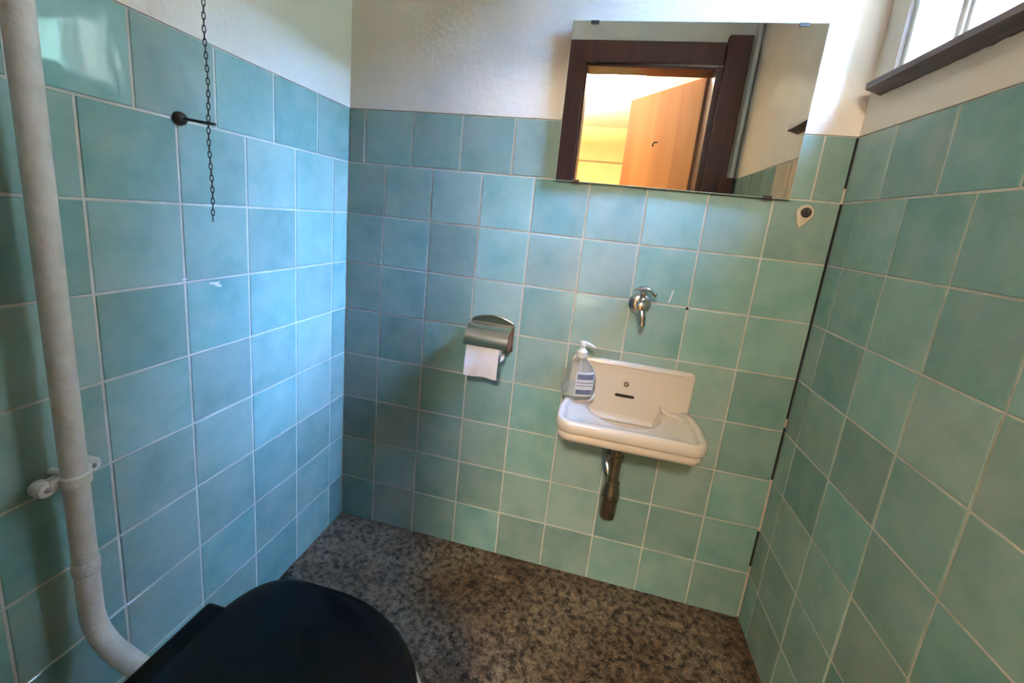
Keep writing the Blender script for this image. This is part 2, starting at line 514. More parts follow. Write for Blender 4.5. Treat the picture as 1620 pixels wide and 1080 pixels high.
# ------------------------------------------------------------------ window and sill
def make_window():
    bm = bmesh.new()
    d0, d1 = 0.016, 0.032
    fw = 0.008
    add_box(bm, WIN_T0, WIN_T1, d0, d1, WIN_Z0, WIN_Z0 + fw)
    add_box(bm, WIN_T0, WIN_T1, d0, d1, WIN_Z1 - fw, WIN_Z1)
    add_box(bm, WIN_T0, WIN_T0 + fw, d0, d1, WIN_Z0, WIN_Z1)
    add_box(bm, WIN_T1 - fw, WIN_T1, d0, d1, WIN_Z0, WIN_Z1)
    w = obj('window_1', bm, 'white_paint', None, bevel=0.003, smooth=True)
    w.location = (W, 0, 0); w.rotation_euler = (0, 0, RZ_R)
    struct(w, 'small white two-sash window above the dark sill', 'window')
    mid = (WIN_T0 + WIN_T1) / 2
    for s, (a, b) in enumerate(((WIN_T0 + fw, mid - 0.003), (mid + 0.003, WIN_T1 - fw))):
        bm = bmesh.new(); sw = 0.013; z0, z1 = WIN_Z0 + fw + .002, WIN_Z1 - fw - .002
        add_box(bm, a, b, d0 - .012, d1 - .012, z0, z0 + sw); add_box(bm, a, b, d0 - .012, d1 - .012, z1 - sw, z1)
        add_box(bm, a, a + sw, d0 - .012, d1 - .012, z0, z1); add_box(bm, b - sw, b, d0 - .012, d1 - .012, z0, z1)
        f = obj('sash', bm, 'white_paint', w, bevel=0.003, smooth=True)
        box('pane', (a + sw - .004, b - sw + .004, d0 + .010, d0 + .014, z0 + sw - .004, z1 - sw + .004), 'glass', f)
    return w
make_window()

def make_sill():
    # the plank lies on the wall face below the opening
    # plank with a worn, uneven underside
    L0, L1 = 0.046, 0.448
    n = 40
    rings = []
    for i in range(n + 1):
        t = L0 + (L1 - L0) * i / n
        w1 = 0.0025 * noise.noise((t * 30, 0, 0)); w2 = 0.002 * noise.noise((t * 55, 5, 0))
        f = -0.035 - 0.001 * noise.noise((t * 18, 9, 0))
        rings.append([(t, f, 1.4825), (t, f + .0015, 1.4840), (t, -0.0006, 1.4850), (t, -0.0006, 1.4600 + w2), (t, -0.006, 1.4610 + w1), (t, -0.020, 1.4660 + w2), (t, f + .002, 1.4690), (t, f, 1.4705)])
    bm = bmesh.new(); add_rings(bm, rings)
    o = obj('window_sill', bm, 'sill', None, smooth=True, angle=30)
    o.location = (W, 0, 0); o.rotation_euler = (0, 0, RZ_R)
    tag(o, 'weathered dark wooden sill plank under the bright window', 'window sill')
make_sill()
# outside the window: unseen dark wall added to block the low sky, and ground
struct(box('wall_sky_block', (6.0, 6.3, -6.0, 6.0, -0.2, 4.15), simple('sky_block_dark', (0.05, 0.065, 0.035), 0.9, var=0.4, vscale=3)), 'added dark wall outside the small window, blocks the low sky', 'wall')
struct(box('wall_sun_bounce', (W + WT - 0.002, 6.0, 0.36, 1.2, -0.2, 4.0), simple('sun_bounce_white', (0.80, 0.78, 0.74), 0.9, bump=0.2, var=0.04, vscale=2)), 'added white wall outside the window, bounces sun and blocks side sky', 'wall')  # white wall added to throw sun in and cut the sky sideways
struct(box('floor_garden', (W + WT + 0.1, 6.0, -6.0, 6.0, -0.3, -0.2), simple('garden_ground', (0.12, 0.11, 0.07), 0.95, var=0.3, vscale=2)), 'garden ground outside the small window', 'ground')

# ------------------------------------------------------------------ flush pipe
PX, PY, PR = 0.050, -0.7645, 0.0158
def make_pipe():
    t = thing('flush_pipe', 'white painted flush pipe running down the left tiled wall to the toilet', 'pipe', (0, 0, 0))
    bm = bmesh.new()
    pts = [(PX, PY, z) for z in (1.97, 1.7, 1.4, 1.2, 1.0, 0.8, 0.66, 0.55, 0.45)]
    r = 0.075
    c = (PX + r, PY, 0.402)
    pts += arc(c, r, 180, 250, 14, 'XZ')
    e = Vector(pts[-1]); dv = Vector((math.sin(math.radians(70)), 0, -math.cos(math.radians(70))))
    pts.append(tuple(e + dv * 0.058))
    add_tube(bm, pts, PR, 28)
    obj('tube', bm, 'pipe', t, smooth=True)
    # socket where the bend starts
    bm = bmesh.new()
    add_lathe(bm, [(PR - .0005, 0.503), (PR + .0018, 0.499), (PR + .0022, 0.490), (PR + .0018, 0.481), (PR - .0005, 0.477)], 28, (PX, PY, 0))
    obj('socket', bm, 'pipe', t, smooth=True)
    # wall clamp: strap round the pipe with two screwed ears
    bm = bmesh.new()
    zc = 0.649
    prof = []
    for dz, rr in ((-0.010, 0.0), (-0.0075, 0.0035), (0.0075, 0.0035), (0.010, 0.0)):
        prof.append((PR + rr, zc + dz))
    add_lathe(bm, prof, 28, (PX, PY, 0), cap0=False, cap1=False)
    obj('clamp', bm, 'pipe', t, smooth=True)
    for s in (-1, 1):
        bm = bmesh.new()
        # arm reaching from strap back to the wall plane, and a rounded ear with a screw
        y0 = PY + s * (PR + 0.001)
        add_box(bm, 0.028, 0.046, min(y0 - s * .004, y0 + s * 0.010), max(y0 - s * .004, y0 + s * 0.010), zc - 0.0095, zc + 0.0095)
        a = obj('clamp_arm', bm, 'pipe', t, smooth=True, bevel=0.003)
        bm = bmesh.new()
        add_lathe(bm, [(0.0105, 0.020), (0.0122, 0.023), (0.0122, 0.040), (0.0105, 0.043)], 20, (0, y0 + s * 0.0125, zc + 0.003 * s), 'X')
        e_ = obj('clamp_ear', bm, 'pipe', t, smooth=True)
        bm = bmesh.new()
        add_lathe(bm, [(0.0040, 0.042), (0.0040, 0.0440), (0.0025, 0.0452)], 14, (0, y0 + s * 0.0125, zc + 0.003 * s), 'X')
        obj('screw', bm, 'screw_paint', e_, smooth=True)
    bm = bmesh.new()
    add_tube(bm, [(0.0, PY, zc), (0.040, PY, zc)], 0.006, 12)
    obj('wall_stud', bm, 'pipe', t, smooth=True)
make_pipe()

# ------------------------------------------------------------------ pull chain and its guide rod
def make_chain():
    cy, cx = -0.5375, 0.080
    guide = thing('chain_guide', 'dark iron rod with round rose guiding the pull chain', 'wall hook', (0, -0.527, 1.229))
    bm = bmesh.new()
    add_lathe(bm, [(0.012, 0.0), (0.0125, 0.003), (0.0115, 0.008), (0.0085, 0.0125), (0.0045, 0.015)], 24, (0, 0, 0), 'X')
    obj('rose', bm, 'iron', guide, smooth=True)
    bm = bmesh.new()
    add_tube(bm, [(0.013, 0, 0), (0.05, -0.0008, -0.003), (0.084, -0.0015, -0.006)], [0.0030, 0.0025, 0.0024], 12)
    rod = obj('rod', bm, 'iron', guide, smooth=True)
    # small eye at the tip, the chain runs through it
    bm = bmesh.new()
    ring = [(0.080 + 0.0068 * math.cos(a), -0.0100 + 0.0068 * math.sin(a), -0.006) for a in [2 * math.pi * i / 20 for i in range(21)]]
    add_tube(bm, ring, 0.0012, 8, cap=False)
    obj('eye', bm, 'iron', guide, smooth=True)
    ch = thing('pull_chain', 'thin dark metal flush chain hanging in front of the left wall', 'chain', (cx, cy, 1.049))
    # one link, then copies
    def link_mesh():
        bm = bmesh.new()
        hl, hw = 0.0064, 0.0024
        pts = []
        m = 16
        for i in range(m + 1):
            a = 2 * math.pi * i / m
            pts.append((hw * (1 if abs(math.cos(a)) > .0 else 1) * math.cos(a), 0, hl * math.sin(a)))
        add_tube(bm, pts, 0.0009, 6, cap=False)
        return bm
    first = obj('link', link_mesh(), 'iron', ch, smooth=True)
    pitch = 0.0103
    n = int((1.96 - 1.056) / pitch)
    for i in range(n):
        l = first if i == 0 else first.copy()
        if i: COL.objects.link(l); l.parent = ch
        wob = 0.0012 * math.sin(i * 0.35)
        l.location = (wob * 0.3, wob, 0.0066 + i * pitch)
        l.rotation_euler = (0, 0, (0.85 if i % 2 else -0.72) + 0.15 * math.sin(i * 1.7))
make_chain()

# ------------------------------------------------------------------ cistern high on the left wall (above the picture)
def make_cistern():
    t = thing('cistern', 'white high-level cistern above the flush pipe on the left wall', 'cistern', (0, -0.70, 0))
    bm = bmesh.new(); add_box(bm, 0.004, 0.19, -0.22, 0.22, 1.97, 2.22)
    obj('tank', bm, 'wc_ceramic', t, bevel=0.02, seg=4, smooth=True)
    bm = bmesh.new(); add_box(bm, 0.002, 0.20, -0.23, 0.23, 2.222, 2.245)
    obj('tank_lid', bm, 'wc_ceramic', t, bevel=0.008, seg=3, smooth=True)
    bm = bmesh.new(); add_tube(bm, [(0.08, 0.14, 2.25), (0.08, 0.14, 2.27), (0.08, 0.20, 2.275), (0.08, 0.24, 2.26), (0.08, 0.24, 2.2)], 0.005, 10)
    obj('lever', bm, 'iron', t, smooth=True)
# left out: nothing of it shows in the photograph

# ------------------------------------------------------------------ toilet
TY, TZ = -0.785, 0.405
def make_toilet():
    t = thing('toilet', 'cream ceramic toilet bowl with closed glossy black lid by the flush pipe', 'toilet', (0, TY, 0))
    def egg(xr, xf, hw, back=0.5, n=56):
        """outline: flat-ish rear at xr, round front at xf"""
        cx = xr + (xf - xr) * 0.44
        out = []
        for i in range(n):
            a = 2 * math.pi * i / n
            c, s = math.cos(a), math.sin(a)
            if c >= 0: x = cx + (xf - cx) * c; y = hw * s
            else:
                x = cx + (cx - xr) * (-(abs(c) ** back)); y = hw * (1 if s >= 0 else -1) * abs(s) ** 0.75
            out.append((x, y))
        return out
    def ringat(o, z, sc=1.0, cx=0.45): return [(cx + (x - cx) * sc, y * sc, z) for x, y in o]
    bowl = egg(0.225, 0.652, 0.171, 0.55)
    ft = egg(0.255, 0.52, 0.105, 0.5)
    bm = bmesh.new()
    rings = [ringat(ft, 0.0), ringat(ft, 0.03, .99), ringat(ft, 0.07, .86), ringat(ft, 0.16, .82)]
    for k in range(1, 7):
        u = k / 6; s = u ** 0.8
        rings.append([((1 - s) * (a[0] * .82 + .45 * .18) + s * b[0], (1 - s) * a[1] * .82 + s * b[1], 0.16 + 0.185 * u) for a, b in zip(ft, bowl)])
    rings += [ringat(bowl, 0.352, 1.02), ringat(bowl, 0.362, 1.025), ringat(bowl, 0.370, 1.01), ringat(bowl, 0.372, .96), ringat(bowl, 0.368, .84), ringat(bowl, 0.33, .78), ringat(bowl, 0.25, .6), ringat(bowl, 0.20, .3)]
    add_rings(bm, rings)
    obj('bowl', bm, 'wc_ceramic', t, smooth=True, angle=60)
    # inlet horn that takes the flush pipe
    bm = bmesh.new()
    add_tube(bm, [(0.1640, 0.0205, 0.3075), (0.20, 0.018, 0.295), (0.28, 0.01, 0.268)], [0.0185, 0.021, 0.030], 24)
    obj('inlet', bm, 'wc_ceramic', t, smooth=True)
    so = egg(0.234, 0.630, 0.174, 0.40)
    si = egg(0.32, 0.56, 0.108, 0.8)
    bm = bmesh.new()
    add_rings(bm, [ringat(si, 0.374), ringat(so, 0.374), ringat(so, 0.382, 1.005), ringat(so, 0.392), ringat(si, 0.390)] , False, False)
    obj('seat', bm, 'black_plastic', t, smooth=True)
    lo = egg(0.240, 0.636, 0.174, 0.42)
    bm = bmesh.new()
    add_rings(bm, [ringat(lo, 0.393, .985), ringat(lo, 0.396, 1.0), ringat(lo, 0.402, 1.0), ringat(lo, 0.4065, .985), ringat(lo, 0.409, .94), ringat(lo, 0.411, .8), ringat(lo, 0.4125, .5), ringat(lo, 0.413, .15)])
    obj('lid', bm, 'black_plastic', t, smooth=True, angle=60)
    # hinge bar along the rear edge
    bm = bmesh.new()
    add_box(bm, 0.213, 0.262, -0.088, 0.088, 0.3715, 0.4085)
    h = obj('hinge_bar', bm, 'black_plastic', t, bevel=0.009, seg=3, smooth=True)
    for s in (-1, 1):
        bm = bmesh.new(); add_tube(bm, [(0.238, s * 0.070, 0.34), (0.238, s * 0.070, 0.375)], 0.009, 14)
        obj('hinge_post', bm, 'chrome', h, smooth=True)
make_toilet()

# ------------------------------------------------------------------ mirror on the far wall
def make_mirror():
    x0, x1, z0, z1 = 0.640, 1.226, 1.2245, 1.6165
    t = thing('wall_mirror', 'frameless rectangular mirror held by small dark clips above the basin', 'mirror', ((x0 + x1) / 2, -0.0075, z0))
    t.rotation_euler = (0.012, 0, 0)
    hw, h = (x1 - x0) / 2, z1 - z0
    bm = bmesh.new(); add_box(bm, -hw, hw, -0.005, 0.0, 0, h)
    g = obj('glass_body', bm, 'mirror_edge', t)
    bm = bmesh.new()
    v = [bm.verts.new(p) for p in ((-hw + .0012, -0.0052, .0012), (hw - .0012, -0.0052, .0012), (hw - .0012, -0.0052, h - .0012), (-hw + .0012, -0.0052, h - .0012))]
    bm.faces.new(v)
    bm2 = bm
    o = obj('silvered_face', bm2, 'mirror', t)
    for (x, z, s) in ((-0.237, 0, 1), (0.242, 0, 1), (-0.237, h - .003, -1), (0.240, h - .003, -1)):
        bm = bmesh.new()
        add_box(bm, x - .010, x + .010, -0.0078, 0.007, z - .0012 * s - .001, z - .0012 * s + .001)
        add_box(bm, x - .010, x + .010, -0.0078, -0.0056, min(z - .002 * s, z + .0055 * s), max(z - .002 * s, z + .0055 * s))
        obj('clip', bm, 'clip', t)
make_mirror()

# ------------------------------------------------------------------ hand basin
BX, BZ = 0.922, 0.640
def make_basin():
    t = thing('hand_basin', 'small cream ceramic wall basin with raised back below the tap', 'basin', (BX, 0, BZ))
    N_ = 132
    out = round_poly([(-0.172, -0.001, 0.004), (-0.172, -0.060, 0.05), (-0.184, -0.135, 0.06), (-0.181, -0.236, 0.040), (0.181, -0.236, 0.040), (0.184, -0.135, 0.06), (0.172, -0.060, 0.05), (0.172, -0.001, 0.004)], 8)
    O = resample(out, N_)
    nrm = []
    for i in range(N_):
        tng = (O[(i + 1) % N_] - O[i - 1]).normalized()
        nrm.append(Vector((tng.y, -tng.x)))
    c0 = Vector((0, -0.12))
    if sum((O[i] - c0).dot(nrm[i]) for i in range(N_)) < 0: nrm = [-n for n in nrm]
    # smooth the normals a little so insets stay clean
    for _ in range(6): nrm = [(nrm[i - 1] + nrm[i] * 2 + nrm[(i + 1) % N_]).normalized() for i in range(N_)]
    def ss(a, b, x): u = min(1, max(0, (x - a) / (b - a))); return u * u * (3 - 2 * u)
    def ring(off, z):
        r = []
        for p, n in zip(O, nrm):
            q = p + n * off
            q.y = min(q.y, -0.001)
            f = ss(-0.075, -0.035, p.y)          # no raised rim at the wall side
            zz = z if z < -0.016 else z + (-0.017 - z) * f
            if z > -0.03: q.y = q.y * (1 - f) + max(q.y, -0.010) * f
            r.append((q.x, q.y, zz))
        return r
    bc, rx, ry = Vector((-0.008, -0.050)), 0.104, 0.108
    def ell(s, z, blend=1.0):
        r = []
        for p in O:
            d = p - bc; a = math.atan2(d.y / ry, d.x / rx)
            r.append((bc.x + rx * s * math.cos(a), min(bc.y + ry * s * math.sin(a), -0.012 if s > 0.99 else -0.0165 - max(0, 1 - s) * 0.05), z))
        return r
    under = [ell(0.20, -0.120), ell(0.32, -0.116), ell(0.55, -0.100), ell(0.85, -0.080), ell(1.1, -0.069)]
    skirt = [ring(-0.040, -0.066), ring(-0.018, -0.060), ring(-0.009, -0.053), ring(-0.006, -0.045), ring(-0.008, -0.036), ring(-0.009, -0.033),
             ring(-0.003, -0.031), ring(0.0, -0.027), ring(0.0005, -0.016), ring(-0.0015, -0.005), ring(-0.005, -0.0008), ring(-0.010, 0.0), ring(-0.017, -0.001), ring(-0.022, -0.006), ring(-0.026, -0.013), ring(-0.030, -0.0155)]
    bowl = [ell(1.14, -0.0175), ell(1.07, -0.0190), ell(1.01, -0.0225), ell(0.965, -0.029), ell(0.92, -0.042), ell(0.85, -0.062), ell(0.74, -0.082), ell(0.5, -0.099), ell(0.25, -0.104)]
    bm = bmesh.new()
    add_rings(bm, under + skirt + bowl)
    obj('bowl', bm, 'ceramic', t, smooth=True, angle=70)
    # raised back
    prof = round_poly([(-0.110, -0.090, 0), (-0.171, -0.03, 0), (-0.171, 0.103, 0.014), (0.171, 0.103, 0.014), (0.171, -0.03, 0), (0.110, -0.090, 0)], 6)
    bm = bmesh.new(); prism(bm, prof, -0.0005, -0.0225)
    obj('raised_back', bm, 'ceramic', t, smooth=True, bevel=0.0065, seg=4, angle=50)
    # shallow raised border along its top edge
    bm = bmesh.new()
    add_tube(bm, [(-0.158, -0.0205, 0.080), (-0.1585, -0.0205, 0.0885), (-0.152, -0.0205, 0.0935), (0.152, -0.0205, 0.0935), (0.1585, -0.0205, 0.0885), (0.158, -0.0205, 0.080)], 0.0042, 10)
    obj('top_bead', bm, 'ceramic', t, smooth=True)
    # curled ridges between the bowl and the soap shelves
    for s in (1, -1):
        bm = bmesh.new()
        pts0 = [(0.098, -0.016, -0.004), (0.098, -0.026, -0.008), (0.101, -0.038, -0.0125), (0.109, -0.048, -0.0150), (0.123, -0.054, -0.0165), (0.140, -0.060, -0.0175), (0.155, -0.074, -0.0180)]
        pts = [(s * a, b, c) for a, b, c in pts0]
        add_tube(bm, pts, [0.0060, 0.0075, 0.0078, 0.0072, 0.0068, 0.0062, 0.0045], 16)
        obj('shelf_ridge', bm, 'ceramic', t, smooth=True)
    # chain stay hole with a small metal stud, and the overflow slot
    bm = bmesh.new(); add_lathe(bm, [(0.0075, -0.0215), (0.0075, -0.0245), (0.0055, -0.0262)], 20, (-0.009, 0, 0.042), 'Y')
    st = obj('stud', bm, 'bronze', t, smooth=True)
    bm = bmesh.new(); add_lathe(bm, [(0.0028, -0.026), (0.0028, -0.0285), (0.0012, -0.0295)], 12, (-0.009, 0, 0.042), 'Y')
    obj('stud_pin', bm, 'chrome', st, smooth=True)
    sl = round_poly([(-0.027, -0.0042, .004), (-0.027, 0.0042, .004), (0.027, 0.0042, .004), (0.027, -0.0042, .004)], 6)
    bm = bmesh.new(); prism(bm, [(x - 0.009, z + 0.006) for x, z in sl], -0.0215, -0.0237)
    obj('overflow_slot', bm, 'dark_hole', t)
    bm = bmesh.new(); add_lathe(bm, [(0.016, -0.1045), (0.0165, -0.1015), (0.014, -0.100), (0.010, -0.1025)], 24, (bc.x, bc.y - 0.018, 0))
    obj('waste_outlet', bm, 'chrome', t, smooth=True)
make_basin()

# ------------------------------------------------------------------ basin trap
def make_trap():
    x, y = 0.911, -0.098
    t = thing('basin_trap', 'tarnished brass bottle trap hanging below the basin', 'drain pipe', (x, y, 0))
    bm = bmesh.new(); add_lathe(bm, [(0.0150, 0.527), (0.0158, 0.505), (0.0205, 0.503), (0.0205, 0.487), (0.0165, 0.485), (0.0158, 0.445), (0.0165, 0.420)], 28)
    obj('tail_pipe', bm, 'bronze', t, smooth=True, angle=35)
    bm = bmesh.new(); add_lathe(bm, [(0.017, 0.424), (0.0205, 0.421), (0.0215, 0.412), (0.0235, 0.395), (0.0255, 0.388), (0.0258, 0.379), (0.0232, 0.375), (0.0228, 0.318), (0.0215, 0.311), (0.0175, 0.308)], 32)
    obj('trap_cup', bm, 'bronze', t, smooth=True, angle=35)
    bm = bmesh.new(); add_lathe(bm, [(0.0232, 0.377), (0.0262, 0.376), (0.0266, 0.370), (0.0262, 0.364), (0.0230, 0.362)], 8)
    obj('collar', bm, 'bronze', t, smooth=True, angle=25)
    # bright elbow that turns back into the wall
    bm = bmesh.new()
    pts = [(-0.004, 0.006, 0.425), (-0.014, 0.010, 0.440), (-0.021, 0.018, 0.458), (-0.022, 0.034, 0.470), (-0.022, 0.060, 0.472), (-0.022, 0.0965, 0.472)]
    add_tube(bm, pts, [0.012, 0.0135, 0.0150, 0.0150, 0.0135, 0.0135], 22)
    obj('outlet_elbow', bm, 'chrome', t, smooth=True)
make_trap()

# ------------------------------------------------------------------ tap
def make_tap():
    t = thing('wall_tap', 'worn chrome wall tap with curved lever above the basin', 'tap', (0.915, 0, 0.914))
    bm = bmesh.new(); add_lathe(bm, [(0.0305, -0.0005), (0.0308, -0.003), (0.0290, -0.007), (0.022, -0.0105), (0.013, -0.0125)], 36, (0, 0, 0), 'Y')
    obj('wall_rose', bm, 'chrome', t, smooth=True)
    bm = bmesh.new(); add_lathe(bm, [(0.0115, -0.011), (0.0115, -0.03), (0.0130, -0.034), (0.0130, -0.058), (0.0105, -0.064), (0.004, -0.066)], 28, (0, 0, 0.002), 'Y')
    obj('body', bm, 'chrome', t, smooth=True)
    bm = bmesh.new(); add_tube(bm, [(0.001, -0.048, -0.002), (0.004, -0.056, -0.014), (0.007, -0.061, -0.030), (0.009, -0.062, -0.048)], [0.0115, 0.0105, 0.0092, 0.0085], 20)
    obj('spout', bm, 'chrome', t, smooth=True)
    bm = bmesh.new()
    add_lathe(bm, [(0.0100, 0.010), (0.0098, 0.022), (0.0082, 0.024), (0.0082, 0.034), (0.0095, 0.036), (0.0090, 0.041)], 24, (0.001, -0.046, 0))
    st = obj('stem', bm, 'chrome', t, smooth=True, angle=35)
    # curved lever, a thin arched blade with a ball end
    n = 14; rings = []
    for i in range(n + 1):
        u = i / n; x = -0.024 + 0.058 * u
        z = 0.041 + 0.009 * math.sin(math.pi * min(1, u * 1.05)) - 0.004 * max(0, u - .7) * 8
        w = 0.0045 + 0.0080 * math.sin(math.pi * u) ** 0.8
        h = 0.0028 + 0.0046 * math.sin(math.pi * u)
        rings.append([(x, -0.046 + w * math.cos(a), z + h * math.sin(a)) for a in [2 * math.pi * k / 14 for k in range(14)]])
    bm = bmesh.new(); add_rings(bm, rings)
    lv = obj('lever', bm, 'chrome', t, smooth=True)
    bm = bmesh.new(); add_lathe(bm, [(0.0008, -0.0050), (0.0036, -0.0036), (0.0050, 0.0), (0.0036, 0.0036), (0.0008, 0.0050)], 16, (0.0325, -0.048, 0.0385))
    obj('lever_knob', bm, 'chrome', lv, smooth=True)
make_tap()

# ------------------------------------------------------------------ soap bottle
def make_bottle():
    t = thing('soap_bottle', 'clear plastic pump soap bottle with blue banded label on the basin rim', 'soap bottle', (0.779, -0.070, BZ - 0.001), math.radians(14))
    def sec(hx, hy, z, n=40):
        r = []
        for i in range(n):
            a = 2 * math.pi * i / n; c, s = math.cos(a), math.sin(a)
            r.append((hx * math.copysign(abs(c) ** 0.75, c), hy * math.copysign(abs(s) ** 0.85, s), z))
        return r
    prof = [(0.036, 0.018, 0.0), (0.040, 0.0205, 0.002), (0.0465, 0.0225, 0.015), (0.0490, 0.0235, 0.033), (0.0480, 0.0235, 0.053), (0.043, 0.0225, 0.073), (0.034, 0.0200, 0.091), (0.022, 0.0165, 0.104), (0.0140, 0.0130, 0.111), (0.0125, 0.0125, 0.114), (0.0125, 0.0125, 0.121)]
    bm = bmesh.new(); add_rings(bm, [sec(*p) for p in prof])
    obj('body', bm, 'clear', t, smooth=True, angle=60)
    bm = bmesh.new(); add_rings(bm, [sec(p[0] - .002, p[1] - .002, max(.002, p[2])) for p in prof[:4]] + [sec(0.0460, 0.0214, 0.038)])
    obj('liquid_soap', bm, 'soap', t, smooth=True, angle=60)
    # label wrapped on the front: white sheet with printed bands
    def wrap(z0, z1, x0, x1, off, nseg=14):
        rows = []
        for k in range(5):
            z = z0 + (z1 - z0) * k / 4
            for q in range(len(prof) - 1):
                if prof[q][2] <= z <= prof[q + 1][2]:
                    u = (z - prof[q][2]) / (prof[q + 1][2] - prof[q][2]); break
            hx = prof[q][0] * (1 - u) + prof[q + 1][0] * u + off; hy = prof[q][1] * (1 - u) + prof[q + 1][1] * u + off
            row = []
            for i in range(nseg + 1):
                x = x0 + (x1 - x0) * i / nseg
                c = min(1, abs(x) / hx) ** (1 / 0.75)
                s = math.sqrt(max(0, 1 - c * c)) ** 0.85
                row.append((x, -hy * s, z))
            rows.append(row)
        bm = bmesh.new()
        back = [[(p[0], p[1] + 0.0006, p[2]) for p in r] for r in rows]
        for R in (rows, back): add_rings(bm, R, False, False, closed=False)
        return bm
    lb = obj('label_sheet', wrap(0.010, 0.080, -0.012, 0.0385, 0.0006), 'label_white', t, smooth=True)
    for z0, z1 in ((0.016, 0.030), (0.0405, 0.0425), (0.049, 0.0515), (0.059, 0.074)):
        obj('printed_band', wrap(z0, z1, -0.009, 0.0365, 0.0011), 'label_blue', lb, smooth=True)
    bm = bmesh.new(); add_lathe(bm, [(0.0148, 0.118), (0.0152, 0.120), (0.0150, 0.134), (0.0115, 0.137), (0.0085, 0.142), (0.0060, 0.143), (0.0060, 0.150)], 28)
    obj('pump_collar', bm, 'pump', t, smooth=True, angle=40)
    bm = bmesh.new()
    add_lathe(bm, [(0.0058, 0.148), (0.0085, 0.150), (0.0085, 0.159), (0.0060, 0.162)], 20)
    add_tube(bm, [(-0.010, 0.0, 0.1605), (0.004, -0.002, 0.1585), (0.020, -0.006, 0.1545), (0.031, -0.009, 0.1490)], [0.0030, 0.0055, 0.0042, 0.0026], 12)
    obj('pump_head', bm, 'pump', t, smooth=True)
    bm = bmesh.new(); add_tube(bm, [(0, 0, 0.118), (0.002, 0, 0.06), (0.008, 0, 0.006)], 0.0022, 8)
    obj('dip_tube', bm, 'pump', t, smooth=True)
make_bottle()

